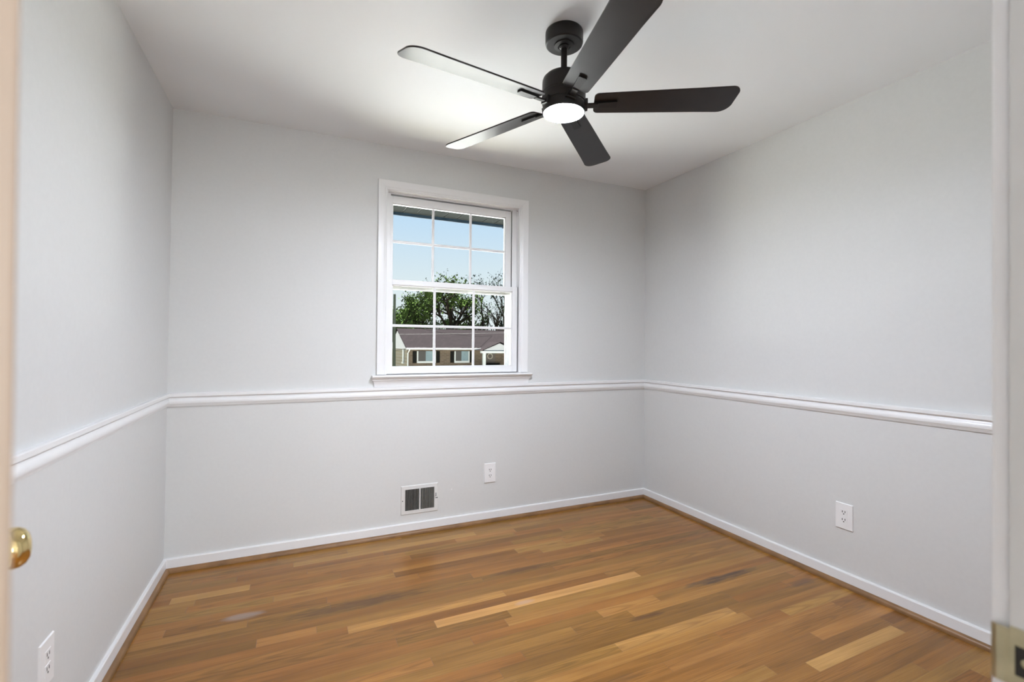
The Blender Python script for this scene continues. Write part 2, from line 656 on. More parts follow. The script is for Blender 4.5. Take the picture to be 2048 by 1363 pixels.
base = [(0, .022), (.0145, .022), (.0145, .066), (.011, .0705), (0, .0715)]
base2 = [(0, 0), (.013, 0), (.013, .066), (.0105, .0705), (0, .0715)]
shoe = [(.0, 0), (.0300, 0), (.0300, .006), (.0285, .012), (.025, .0175), (.020, .021), (.0142, .0225), (0, .0225)]
rail = [(0, .865), (.0075, .865), (.0080, .8690), (.0105, .8700), (.0110, .8735), (.0140, .8745), (.0150, .8785),
        (.0180, .8800), (.0192, .8850), (.0190, .8920), (.0175, .8980), (.0145, .9035), (.0115, .9080), (.0105, .9115),
        (.0115, .9140), (.0190, .9160), (.0225, .9185), (.0225, .9330), (.0200, .9355), (0, .9365)]
CX0, CX1 = DX0 - .065, DX1 + .065      # outer edges of the door casing
for nm, side, a0, a1 in (('left', 'left', 0, -D), ('back', 'back', 0, W), ('right', 'right', 0, -D)):
    b = MB()
    run(b, base2, side, a0, a1)
    tag(b.build('baseboard_' + nm, M['trim']), kind='structure')
b = MB()
run(b, base2, 'front', 0, CX0, mit1=False)
run(b, base2, 'front', CX1, W, mit0=False)
tag(b.build('baseboard_front', M['trim']), kind='structure')
n = 1
for side, a0, a1 in (('left', 0, -D), ('back', 0, W), ('right', 0, -D)):
    b = MB()
    sh = [(d if d > .001 else .0132, z) for d, z in shoe]
    run(b, [(.0132, 0), (.030, 0), (.030, .006), (.0288, .012), (.0255, .0175), (.0205, .021), (.0132, .0225)], side, a0, a1)
    tag(b.build('trim_%d' % n, M['shoe'], smooth=40), kind='structure')
    n += 1
for side, a0, a1 in (('left', 0, -D), ('back', 0, W), ('right', 0, -D)):
    b = MB()
    run(b, rail, side, a0, a1)
    tag(b.build('trim_%d' % n, M['trim'], smooth=35), kind='structure')
    n += 1
b = MB()
run(b, rail, 'front', 0, CX0, mit1=False)
run(b, rail, 'front', CX1, W, mit0=False)
tag(b.build('trim_%d' % n, M['trim'], smooth=35), kind='structure')
n += 1

# door frame: jambs, stops, casings; strike plate is its part
fr = empty('trim_%d' % n, ((DX0 + DX1) / 2, -D, 0), kind='structure')
n += 1
inv = -Vector(fr.location)


def sub(b, name, m, parent, smooth=0, bevel=0):
    """build in world coordinates, then keep them under a parent that stands elsewhere"""
    o = b.build(name, m, None, smooth=smooth, bevel=bevel)
    o.parent = parent
    root = parent
    M_ = Matrix.Identity(4)
    chain = []
    while root:
        chain.append(root)
        root = root.parent
    for r in reversed(chain):
        M_ = M_ @ Matrix.LocRotScale(r.location, r.rotation_euler, None)
    o.data.transform(M_.inverted())
    return o


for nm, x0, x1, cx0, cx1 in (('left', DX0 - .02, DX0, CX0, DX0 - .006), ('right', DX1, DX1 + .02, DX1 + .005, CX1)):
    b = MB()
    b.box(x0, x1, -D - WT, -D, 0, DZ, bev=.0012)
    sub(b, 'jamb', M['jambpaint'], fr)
    b = MB()
    for y0, y1 in ((-D, -D + .014), (-D - WT - .014, -D - WT)):
        b.box(cx0, cx1, y0, y1, 0, DZ + .06, bev=.003)
    sub(b, 'casing', M['trim'], fr)
b = MB()
b.box(DX0 - .02, DX1 + .02, -D - WT, -D, DZ, DZ + .02)
sub(b, 'head_jamb', M['trim'], fr)
b = MB()
for y0, y1 in ((-D, -D + .014), (-D - WT - .014, -D - WT)):
    b.box(CX0, CX1, y0, y1, DZ + .0601, DZ + .12, bev=.003)
sub(b, 'head_casing', M['trim'], fr)

# strike plate on the right jamb
zc = .925
b = MB()


def strike(b):
    # plate in the jamb plane with a hole, and a lip curling round the jamb edge
    x = DX1 - .0012
    yA, yB = -D - .040, -D - .001
    z0, z1 = zc - .028, zc + .028
    hz0, hz1, hy0, hy1 = zc - .0145, zc + .0125, -D - .030, -D - .0045
    P_ = lambda y, z, xx=x: (xx, y, z)
    ys = [yA, hy0, hy1, yB]
    zs = [z0, hz0, hz1, z1]
    for i in range(3):
        for j in range(3):
            if i == 1 and j == 1:
                continue
            b.box(x, DX1 + .0004, ys[i], ys[i + 1], zs[j], zs[j + 1], M['brassdk'])
    # lip: bends toward the room and slightly into the opening
    prev = (x, yB)
    for (xx, yy) in ((x - .0006, -D + .003), (x - .0004, -D + .008), (x + .0015, -D + .012)):
        b.faces([(prev[0], prev[1], z0 + .003), (xx, yy, z0 + .003), (xx, yy, z1 - .003), (prev[0], prev[1], z1 - .003),
                 (prev[0] + .0012, prev[1], z0 + .003), (xx + .0012, yy, z0 + .003), (xx + .0012, yy, z1 - .003), (prev[0] + .0012, prev[1], z1 - .003)],
                [(0, 1, 2, 3), (4, 7, 6, 5), (0, 4, 5, 1), (3, 2, 6, 7), (1, 5, 6, 2), (0, 3, 7, 4)], M['brassdk'])
        prev = (xx, yy)
    b.lathe([(.0042, 0), (.0038, -.0012), (.001, -.0016)], (x + .0004, -D - .0125, zc - .001), 16, M['brassdk'], axis='x')  # brass bump imitating the bright part of the lip's reflection
    # dark pocket; hole enlarged to imitate the dark reflection on the lip
    b.box(x + .0006, x + .0010, hy0, hy1, hz0, hz1, M['duct'])


strike(b)
sp_o = sub(b, 'strike_plate', None, fr)
tag(sp_o, 'worn brass strike plate with a latch hole enlarged to imitate dark reflections')
for dz in (-.020, .020):
    b = MB()
    b.lathe([(.0035, 0), (.003, -.0012), (.001, -.0014)], (DX1 - .0012, -D - .018, zc + dz), 16, M['brass'], axis='x')
    sub(b, 'screw', M['brass'], sp_o)

# ------------------------------------------------------------------ open door leaf
pin = Vector((.4895, -2.800, 0))
TH = math.radians(25.6)
door = empty('door_1', pin, math.radians(90) + TH, kind='structure')
# local: +x along the leaf, -y toward the hall-side face
b = MB()
LW, LT = .715, .035
b.box(.001, LW, -LT, 0, .012, DZ - .005, M['trim'], bev=.0015)
b.bm.faces.ensure_lookup_table()
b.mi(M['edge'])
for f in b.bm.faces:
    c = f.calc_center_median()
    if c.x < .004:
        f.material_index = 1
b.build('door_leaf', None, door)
for zz in (.25, 1.05, 1.80):
    b = MB()
    b.lathe([(.0055, -.045), (.006, -.044), (.006, .044), (.0055, .045)], (0, .004, zz), 16, M['brass'])
    o = b.build('hinge', M['brass'], door, smooth=40)
for s in (1, -1):
    kb = MB()
    prof = [(.0300, 0), (.0305, .002), (.028, .0055), (.020, .007), (.0125, .009), (.0105, .014), (.0105, .022),
            (.014, .027), (.0215, .031), (.0258, .037), (.0272, .043), (.0262, .050), (.0225, .0565), (.016, .0605), (.008, .0622), (.001, .0627)]
    yb = -LT if s == 1 else 0
    kb.lathe([(r, -s * z) for r, z in prof], (LW - .060, yb, .932), 40, M['brass'], axis='y')
    o = kb.build('door_knob', M['brass'], door, smooth=60)
    tag(o, 'polished brass knob')

# ------------------------------------------------------------------ window
win = empty('window_1', (1.59, 0, 1.0), kind='structure')
CW0, CW1, CT = 1.0700, 2.1095, 2.2255        # casing outer
IW0, IW1, IT = 1.1270, 2.0500, 2.1700        # casing inner
SILL = 1.014
# casing as mitred mould: profile (t across from inner to outer, d depth)
cprof = [(0, 0), (0, .007), (.006, .0095), (.010, .0085), (.014, .0115), (.022, .0135), (.045, .016), (.0535, .017), (.0555, .015), (.0555, 0)]
b = MB()


def casing_leg(b, side):
    n_ = len(cprof)
    if side == 'l':
        f0 = lambda t, d, e_: (IW0 - t, -d, SILL if e_ == 0 else IT + t)
    elif side == 'r':
        f0 = lambda t, d, e_: (IW1 + t * (CW1 - IW1) / .0555, -d, SILL if e_ == 0 else IT + t)
    else:
        f0 = lambda t, d, e_: ((IW0 - t) if e_ == 0 else IW1 + t * (CW1 - IW1) / .0555, -d, IT + t)
    b.prism(cprof, lambda a, c, t: f0(a, c, t), 0, 1)


for s in 'lrt':
    casing_leg(b, s)
sub(b, 'casing', M['trim'], win, smooth=30)
# jamb liner (reveal)
b = MB()
JY = .130
b.box(WX0 - .0, IW0 + .0035, -.002, JY, SILL - .01, IT + .01)
b.box(IW1 - .0035, WX1, -.002, JY, SILL - .01, IT + .01)
b.box(WX0, WX1, -.002, JY, IT - .004, WZ1)
sub(b, 'jamb', M['trim'], win)
# vinyl frame ring behind the sashes, head track and side balances
b = MB()
FX0, FX1, FZ0, FZ1 = 1.1305, 2.0465, 1.010, 2.166
b.box(FX0, 1.160, .052, .135, FZ0, FZ1)
b.box(2.012, FX1, .052, .062, FZ0, FZ1)
b.box(2.006, FX1, .062, .080, FZ0, FZ1)
b.box(2.000, FX1, .100, .118, FZ0, FZ1)
b.box(1.992, FX1, .118, .135, FZ0, FZ1)
b.box(2.010, FX1, .080, .100, FZ0, FZ1)
b.box(FX0, FX1, .100, .135, 2.120, FZ1)
b.box(FX0, FX1, .052, .135, FZ0 - .02, FZ0 + .028)
sub(b, 'outer_frame', M['vinyl'], win, bevel=.0012)
# stop beads in front of the sashes
b = MB()
b.box(IW0 + .0035, IW0 + .0055, -.001, .012, SILL, IT - .004)
b.box(IW1 - .0055, IW1 - .0035, -.001, .012, SILL, IT - .004)
b.box(IW0 + .004, IW1 - .004, .050, .060, IT - .0085, IT - .004)
sub(b, 'stop_bead', M['trim'], win)


def sash(name, x0, x1, z0, z1, y0, y1, gx0, gx1, gz0, gz1, mx, mz):
    b = MB()
    b.box(x0, gx0, y0, y1, z0, z1)
    b.box(gx1, x1, y0, y1, z0, z1)
    b.box(gx0, gx1, y0, y1, z0, gz0)
    b.box(gx0, gx1, y0, y1, gz1, z1)
    # sloped glazing bead
    bd = .006
    ym = y0 + .004
    for (a0, a1, c0, c1, vert) in ((gx0, gx0 + bd, gz0, gz1, 1), (gx1 - bd, gx1, gz0, gz1, 1)):
        b.box(a0, a1, ym + .004, y1 - .006, c0, c1)
    b.box(gx0, gx1, ym + .004, y1 - .006, gz0, gz0 + bd * .6)
    b.box(gx0, gx1, ym + .004, y1 - .006, gz1 - bd, gz1)
    o = sub(b, name, M['vinyl'], win, bevel=.0014)
    ymid = (y0 + y1) / 2 + .003
    g = MB()
    g.box(gx0 - .002, gx1 + .002, ymid - .002, ymid + .002, gz0 - .002, gz1 + .002)
    sub(g, 'pane', M['glass'], o)
    for x in mx:
        g = MB()
        g.prism([(-.0085, ymid - .0025), (-.0085, ymid - .006), (-.003, ymid - .0095), (.003, ymid - .0095), (.0085, ymid - .006), (.0085, ymid - .0025)],
                lambda a, c, t: (x + a, c, t), gz0 - .001, gz1 + .001)
        sub(g, 'muntin', M['vinyl'], o)
    for z in mz:
        g = MB()
        g.prism([(-.0085, ymid - .0026), (-.0085, ymid - .0058), (-.003, ymid - .0093), (.003, ymid - .0093), (.0085, ymid - .0058), (.0085, ymid - .0026)],
                lambda a, c, t: (t, c, z + a), gx0 - .001, gx1 + .001)
        sub(g, 'muntin', M['vinyl'], o)
    return o


lo = sash('lower_sash', 1.1345, 2.0380, 1.0155, 1.6120, .016, .050, 1.166, 2.0010, 1.0590, 1.5790, (1.444, 1.716), (1.321,))
up = sash('upper_sash', 1.1345, 2.0300, 1.5560, 2.1540, .062, .096, 1.172, 1.9660, 1.6150, 2.1080, (1.442, 1.706), (1.865,))
# small finger latch bar on the meeting rail of the upper sash
b = MB()
b.box(1.925, 1.965, .0585, .062, 1.5730, 1.5748)
sub(b, 'vent_latch', M['louver'], up)
# balance track fitting at top right
b = MB()
b.box(2.0385, 2.0425, .020, .030, 2.118, 2.150, M['vinyl'])
b.box(2.0375, 2.0405, .024, .030, 2.151, 2.155, M['slot'])
sub(b, 'balance_shoe', None, win)
# dark strips in the gaps beside the lower sash
b = MB()
b.box(1.1312, 1.1342, .018, .050, 1.015, 1.612)
b.box(2.0384, 2.0412, .018, .050, 1.015, 1.612)
sub(b, 'weatherstrip', M['gap'], win)
# stool with horns and rounded nose
b = MB()
st = [(.045, 1.0000), (-.040, 1.0000), (-.0455, 1.0022), (-.0475, 1.0065), (-.0455, 1.0110), (-.040, SILL - .0003), (.045, SILL)]
b.prism([(a, z - .004) for a, z in st], lambda a, c, t: (t, a, c), 1.128, 2.049)
st2 = [(-.0005, .9960), (-.040, .9960), (-.0455, .9982), (-.0475, 1.0025), (-.0455, 1.0070), (-.040, SILL - .0043), (-.0005, SILL - .004)]
b.prism(st2, lambda a, c, t: (t, a, c), 1.043, 1.128)
b.prism(st2, lambda a, c, t: (t, a, c), 2.049, 2.134)
sub(b, 'window_sill', M['trim'], win, smooth=40)
# apron: crown-like board that tapers at its ends
b = MB()
ap = [(0, .937), (.0085, .937), (.0105, .950), (.0145, .966), (.0215, .9765), (.0250, .9780), (.0250, .9835), (.030, .9860), (.032, .9900), (.032, .9958), (0, .9958)]


def apf(d, z, e_):
    k = d * .9 + .004
    return ((1.067 - k + .004) if e_ == 0 else (2.108 + k - .004), -d, z)


b.prism(ap, lambda a, c, t: apf(a, c, t), 0, 1)
sub(b, 'apron', M['trim'], win, smooth=30)


# ------------------------------------------------------------------ outlets
def make_outlet():
    r = empty('wall_outlet')
    # local: plate in x-z, facing -y, centre at origin
    b = MB()
    w, h = .0425, .0655
    b.prism([(-w, -h), (w, -h), (w, h), (-w, h)], lambda a, c, t: (a * (1 if t == 0 else .94), -.0004 - (0 if t == 0 else .0062), c * (1 if t == 0 else .965)), 0, 1)
    b.build('cover_plate', M['plastic'], r, bevel=.0008)
    for s in (1, -1):
        b = MB()
        zc_ = .0195 * s
        b.prism([(-.0165, -.0145), (.0165, -.0145), (.0165, .0145), (-.0165, .0145)], lambda a, c, t: (a, -.0060 - .0018 * t, zc_ + c), 0, 1, M['plastic'])
        for dx in (-.0064, .0064):
            b.box(dx - .0016, dx + .0016, -.0082, -.0079, zc_ - .001, zc_ + .0085, M['slot'])
        b.lathe([(.0030, -.0082), (.0029, -.0079)], (0, 0, zc_ - .0075), 12, M['slot'], axis='y')
        b.build('receptacle', None, r)
    return r


o1 = make_outlet()
o1.location = (1.833, 0, .330)
tag(o1, 'white duplex outlet on the back wall beside the floor register', 'outlet', 'wall outlets')
o2 = copy_tree(o1)
o2.location = (W, -1.525, .349)
o2.rotation_euler = (0, 0, math.radians(-90))
tag(o2, 'white duplex outlet low on the right wall', 'outlet', 'wall outlets')
o3 = copy_tree(o1)
o3.location = (0, -1.305, .327)
o3.rotation_euler = (0, 0, math.radians(90))
tag(o3, 'white outlet low on the left wall, only its top edge catching light', 'outlet', 'wall outlets')

# ------------------------------------------------------------------ wall register
rg = empty('wall_register', (1.350, 0, .2145), 0, 'white steel air register with dark vertical louvers low on back wall', 'vent')
b = MB()
w, h = .121, .0915
iw0, iw1, ih = -.0945, .0945, .0670
P_ = lambda a, c, y: (a, y, c)
ring_o = [(-w, -h), (w, -h), (w, h), (-w, h)]
ring_m = [(-w + .004, -h + .004), (w - .004, -h + .004), (w - .004, h - .004), (-w + .004, h - .004)]
ring_i = [(iw0, -ih), (iw1, -ih), (iw1, ih), (iw0, ih)]
vs = [P_(a, c, -.0005) for a, c in ring_o] + [P_(a, c, -.005) for a, c in ring_m] + [P_(a, c, -.0062) for a, c in ring_i] + [P_(a, c, -.001) for a, c in ring_i]
fs = []
for r_ in range(3):
    for k in range(4):
        fs.append((r_ * 4 + k, r_ * 4 + (k + 1) % 4, (r_ + 1) * 4 + (k + 1) % 4, (r_ + 1) * 4 + k))
b.faces(vs, fs)
b.box(-.0035, .0035, -.0062, -.001, -ih, ih)
b.build('frame', M['register'], rg)
b = MB()
b.box(iw0, iw1, -.0012, -.0006, -ih, ih)
b.build('duct_opening', M['duct'], rg)
for half in (-1, 1):
    for k in range(10):
        xc = half * (.0035 + .0091 * (k + .5))
        b = MB()
        tw = .0030 * (1 if half < 0 else -1)
        b.prism([(-.0010, 0), (.0010, 0), (.0010 + tw, .0042), (-.0010 + tw, .0042)], lambda a, c, t: (xc + a * .7 - tw / 2, -.0058 + c, t), -ih, ih)
        b.build('louver', M['louver'], rg)
b = MB()
b.tube([(.1030, -.0062, .005), (.1035, -.014, .012), (.1020, -.017, .030)], .0018, 8)
b.build('damper_lever', M['slot'], rg)
for x_, z_ in ((-.110, -.002), (.1055, -.006), (.1135, -.006)):
    b = MB()
    b.lathe([(.0032, -.0052), (.003, -.0068), (.001, -.0072)], (x_, 0, z_), 12, axis='y')
    b.build('screw', M['slot'], rg)

# ------------------------------------------------------------------ ceiling fan
HX, HYc = 1.570, -1.398
HCZ = H + (CZR - H) * .25
fan = empty('ceiling_fan', (HX, HYc, HCZ), 0, 'dark bronze five blade ceiling fan with a glowing round light', 'ceiling fan')


def fz(prof):
    return [(r, z - HCZ) for r, z in prof]


b = MB()
b.lathe(fz([(.071, HCZ), (.0735, HCZ - .003), (.0744, 2.435), (.0744, 2.402), (.0725, 2.395), (.068, 2.3915), (.040, 2.391), (.039, 2.3875),
            (.025, 2.386), (.023, 2.390)]), n=64, m=M['bronze'])
b.build('canopy', M['bronze'], fan, smooth=35)
b = MB()
b.lathe(fz([(.0195, 2.391), (.0200, 2.384), (.0165, 2.379), (.0124, 2.377), (.0122, 2.298), (.0170, 2.293), (.0190, 2.285), (.0190, 2.270)]), n=32, m=M['bronze'])
b.build('downrod', M['bronze'], fan, smooth=35)
b = MB()
b.lathe(fz([(.0185, 2.274), (.030, 2.2730), (.056, 2.270), (.074, 2.2640), (.0818, 2.2560), (.0850, 2.247), (.0858, 2.234), (.0858, 2.1980), (.0843, 2.1965), (.0843, 2.1940),
            (.0856, 2.1925), (.0856, 2.160), (.0843, 2.1585)]), n=72, m=M['bronze'])
b.build('motor_housing', M['bronze'], fan, smooth=35)
b = MB()
b.lathe(fz([(.081, 2.1585), (.0835, 2.157), (.0835, 2.1245), (.0822, 2.1215), (.0797, 2.1205), (.0794, 2.1230)]), n=72, m=M['bronze'])
lk = b.build('light_kit', M['bronze'], fan, smooth=35)
b = MB()
b.lathe(fz([(.0792, 2.1235), (.0787, 2.1215), (.072, 2.1195), (.052, 2.1175), (.025, 2.1168), (.001, 2.1166)]), n=64, m=M['lens'])
tag(b.build('lens', M['lens'], lk, smooth=60), 'glowing frosted white lens')

PITCH = math.radians(13)
BZ = 2.158
A0 = 43


def blade_mb():
    b = MB()
    # outline in (along, across); root nearly square, widening slightly, asymmetrically rounded tip
    out = []
    R0, R1 = .118, .660
    w0, w1 = .052, .0665

    def hw(x):
        return w0 + (w1 - w0) * (x - R0) / (R1 - R0)
    rr = .018
    for k in range(5):      # root corner (right)
        a = math.pi + math.pi / 2 * k / 4
        out.append((R0 + rr + rr * math.cos(a), -w0 + rr + rr * math.sin(a)))
    for x in (.25, .40, .52):
        out.append((x, -hw(x)))
    rt1 = .030
    for k in range(7):
        a = -math.pi / 2 + math.pi / 2 * k / 6
        out.append((R1 - rt1 + rt1 * math.cos(a), -w1 + rt1 + rt1 * math.sin(a)))
    rt2 = .050
    for k in range(9):
        a = math.pi / 2 * k / 8
        out.append((R1 - .006 - rt2 + rt2 * math.cos(a), w1 - rt2 + rt2 * math.sin(a)))
    for x in (.52, .40, .25):
        out.append((x, hw(x)))
    for k in range(5):
        a = math.pi / 2 + math.pi / 2 * k / 4
        out.append((R0 + rr + rr * math.cos(a), w0 - rr + rr * math.sin(a)))
    b.prism(out, lambda a, c, t: (a, c, t), -.003, .003)
    return b


def iron_mb():
    # arm from the hub, then a flat tongue lying under the blade
    b = MB()
    b.box(.078, .135, -.012, .012, -.0135, -.0065, bev=.002)
    b.prism([(.125, -.0115), (.205, -.0155), (.208, -.0125), (.208, .0125), (.205, .0155), (.125, .0115)],
            lambda a, c, t: (a, c, t), -.0100, -.0034)
    b.box(.076, .094, -.020, .020, -.020, .010, bev=.003)
    return b


blade_proto = None
for k in range(5):
    an = math.radians(A0 + 72 * k)
    Mz = Matrix.Rotation(an, 4, 'Z') @ Matrix.Rotation(-PITCH, 4, 'X')
    if blade_proto is None:
        bl = blade_mb().build('blade', M['blade'], fan, bevel=.0012)
        ir = iron_mb().build('blade_iron', M['bronze'], bl)
        blade_proto = bl
    else:
        bl = copy_tree(blade_proto, fan)
    bl.location = (0, 0, BZ - HCZ)
    bl.rotation_euler = Mz.to_euler()

# added glowing fill panel, framed like a hallway window, behind the camera
fill_ = empty('hall_fill_panel', (1.3, HY, 1.0), kind='structure')
b = MB()
b.box(0, 2.6, HY + .002, HY + .012, .80, 2.12)
sub(b, 'curtain', M['hallfill'], fill_)  # glowing sheet of the added fill light
b = MB()
for x0, x1, z0, z1 in ((-.07, 0, .73, 2.19), (2.6, 2.67, .73, 2.19), (0, 2.6, .73, .80), (0, 2.6, 2.12, 2.19)):
    b.box(x0, x1, HY, HY + .02, z0, z1)
sub(b, 'casing', M['trim'], fill_)

# ------------------------------------------------------------------ outside: our own eave
ev = empty('roof_eave', (1.6, .15, 2.23), kind='structure')
b = MB()
EY = .78
ez = 2.2500
pw = .112
x = -.3
while x < 4.0:
    b.box(x + .0045, x + pw - .0045, .15, EY - .008, ez, ez + .012, M['soffit'])
    b.box(x - .0045, x + .0045, .15, EY - .008, ez + .005, ez + .012, M['soffitgap'])
    x += pw
b.box(-.3, 4.0, EY - .012, EY - .006, ez - .0005, ez + .02, M['soffitgap'])
sub(b, 'soffit', None, ev)
b = MB()
b.box(-.3, 4.0, EY - .006, EY + .010, ez - .025, ez + .10)
sub(b, 'fascia', M['gutter'], ev, bevel=.002)
b = MB()
b.box(2.25, 4.0, EY - .007, EY + .014, ez - .0285, ez + .10)
sub(b, 'gutter', M['gutter'], ev)
b = MB()
b.faces([(-.3, EY + .08, ez + .09), (4, EY + .08, ez + .09), (4, -1.5, ez + 1.1), (-.3, -1.5, ez + 1.1),
         (-.3, EY + .08, ez + .11), (4, EY + .08, ez + .11), (4, -1.5, ez + 1.12), (-.3, -1.5, ez + 1.12)],
        [(0, 1, 2, 3), (4, 7, 6, 5), (0, 4, 5, 1), (2, 6, 7, 3), (1, 5, 6, 2), (0, 3, 7, 4)])
sub(b, 'roof', M['shingle'], ev)

# ground
GZ = -2.15
b = MB()
b.box(-40, 80, .2, 14, GZ - .3, GZ)
tag(b.build('lawn', M['lawn']), kind='structure')
b = MB()
b.box(-60, 110, 22, 130, GZ - .3, GZ)
tag(b.build('lawn', M['farlawn']), kind='structure')
b = MB()
b.box(-60, 110, 14, 22, GZ - .3, GZ + .0)
tag(b.build('road', M['asphalt']), kind='structure')
b = MB()
b.box(-8, 14, 5.0, 14, GZ + .001, GZ + .03)  # unseen pale paving, added and sized to bounce sunlight indoors
tag(b.build('bounce_paving', M['road']), kind='structure')

# ------------------------------------------------------------------ house across the street
HYF, HXL, HXR = 40.0, 9.85, 27.0
EZ, RZ, RYD = .72, 2.72, 4.45
ho = empty('brick_house', (HXL, HYF, GZ), 0, 'single storey brown brick house with a brown shingle roof across the street', 'house')
b = MB()
b.box(HXL, HXR, HYF, HYF + 2 * RYD - .8, GZ - .05, EZ, M['brick'])
b.mi(M['brickside'])
for f in b.bm.faces:
    if f.calc_center_median().x < HXL + .01:
        f.material_index = 1
sub(b, 'wall', None, ho)
b = MB()     # left gable in white siding
yr = HYF - .35 + RYD
b.prism([(HYF - .1, EZ + .02), (HYF + 2 * RYD - .6, EZ + .02), (yr, RZ - .06)], lambda a, c, t: (t, a, c), HXL - .05, HXL + .25)
sub(b, 'gable', M['siding'], ho)
b = MB()
b.prism([(HYF - .45, EZ + .02), (HYF - .45, EZ + .12), (yr, RZ + .02), (HYF + 2 * RYD - .25, EZ + .12), (HYF + 2 * RYD - .25, EZ + .02), (yr, RZ - .08)],
        lambda a, c, t: (t, a, c), HXL - .18, HXR + .3)
sub(b, 'roof', M['shingle'], ho)
b = MB()
b.box(HXL - .18, 17.0, HYF - .55, HYF - .44, EZ - .02, EZ + .12)
sub(b, 'gutter', M['extwhite'], ho, bevel=.01)
b = MB()
b.box(HXL - .18, HXR, HYF - .44, HYF, EZ - .02, EZ + .019)
sub(b, 'soffit', M['shutter'], ho)
b = MB()
b.tube([(9.98, HYF - .48, EZ), (9.95, HYF - .3, EZ - .15), (9.90, HYF - .08, EZ - .35), (9.90, HYF - .08, GZ + .1)], .055, 8)
sub(b, 'downspout', M['extwhite'], ho)
b = MB()
b.tube([(HXL - .08, HYF + 1.3, EZ - .02), (HXL - .08, HYF + 1.3, -.55)], .09, 8)
b.box(HXL - .2, HXL - .02, HYF + 1.15, HYF + 1.45, -.62, -.45)
sub(b, 'side_vent_pipe', M['extwhite'], ho)


def house_window(x0, x1, z0, z1):
    f = MB()
    t = .11
    f.box(x0 - t, x0, HYF - .09, HYF + .0, z0 - .18, z1)
    f.box(x1, x1 + t, HYF - .09, HYF + .0, z0 - .18, z1)
    f.box(x0, x1, HYF - .10, HYF + .0, z0 - .18, z0)
    wf = sub(f, 'window', M['extwhite'], ho)
    g = MB()
    xm = x0 + (x1 - x0) * .46
    g.box(x0, xm, HYF - .05, HYF - .01, z0, z1)
    sub(g, 'pane', M['darkpane'], wf)
    g = MB()
    nn = 16
    for k in range(nn):
        xa = xm + (x1 - xm) * k / nn
        xb = xm + (x1 - xm) * (k + .8) / nn
        g.box(xa, xb, HYF - .05 - .01 * (k % 2), HYF - .01, z0, z1)
    sub(g, 'curtain', M['curtain'], wf)
    for xs in (x0 - t - .38, x1 + t + .06):
        s_ = MB()
        s_.box(xs, xs + .33, HYF - .06, HYF + .0, z0 - .16, z1)
        for k in range(10):
            zz = z0 - .1 + (z1 - z0 + .05) * k / 10
            s_.box(xs + .03, xs + .30, HYF - .075, HYF - .05, zz, zz + .05)
        sub(s_, 'shutter', M['shutter'], ho)


house_window(10.84, 12.38, -.36, .56)
house_window(14.40, 15.68, -.36, .56)
# porch with gable
b = MB()
px0, px1, pxa = 16.45, 20.0, 18.22
PY = 38.3
b.prism([(px0 + .12, .66), (px1 - .12, .66), (pxa, 1.33)], lambda a, c, t: (a, t, c), PY, HYF + 1)
sub(b, 'porch_gable', M['siding'], ho)
b = MB()
b.prism([(px0 - .1, .66), (px0 + .02, .66), (pxa, 1.36), (px1 - .02, .66), (px1 + .1, .66), (pxa, 1.46)], lambda a, c, t: (a, t, c), PY - .2, HYF + 1.5)
sub(b, 'porch_roof', M['shingle'], ho)
b = MB()
b.box(px0 - .1, px1 + .1, PY - .05, PY + .25, .40, .60, M['extwhite'])
b.box(px0 + .15, px1, PY - .03, PY + .2, .60, .66, M['gutter'])
sub(b, 'porch_beam', None, ho)
for xp in (16.55, 19.6):
    b = MB()
    b.box(xp, xp + .28, PY - .02, PY + .24, GZ + .2, .40)
    sub(b, 'porch_post', M['extwhite'], ho, bevel=.02)
b = MB()
b.box(px0, px1, PY - .1, HYF, GZ, GZ + .3)
sub(b, 'porch_slab', M['road'], ho)
b = MB()
b.box(17.35, 18.45, HYF - .06, HYF + .0, GZ + .3, .42)
hd = sub(b, 'front_door', M['drydoor'], ho)
# wreath
wr_ = MB()
for k in range(28):
    a = 2 * math.pi * k / 28
    a2 = 2 * math.pi * (k + 1.3) / 28
    rr = .25 + .02 * math.sin(k * 2.3)
    wr_.tube([(17.88 + rr * math.cos(a), HYF - .11, .08 + rr * math.sin(a)), (17.88 + rr * math.cos(a2), HYF - .11, .08 + rr * math.sin(a2))], .045, 6)
wo_ = wr_.build('wreath', M['wreath'])
tag(wo_, 'pale round wreath hung on the front door of the brick house', 'wreath')
b = MB()
b.box(17.1, 18.7, HYF - 1.1, HYF - .6, -.85, -.78)
b.box(17.1, 18.7, HYF - .65, HYF - .6, -.85, -.55)
for xx in (17.15, 18.6):
    for yy in (HYF - 1.05, HYF - .65):
        b.box(xx, xx + .06, yy, yy + .06, GZ + .3, -.85)
tag(b.build('porch_bench', M['shutter']), 'dark bench on the porch of the brick house', 'bench')

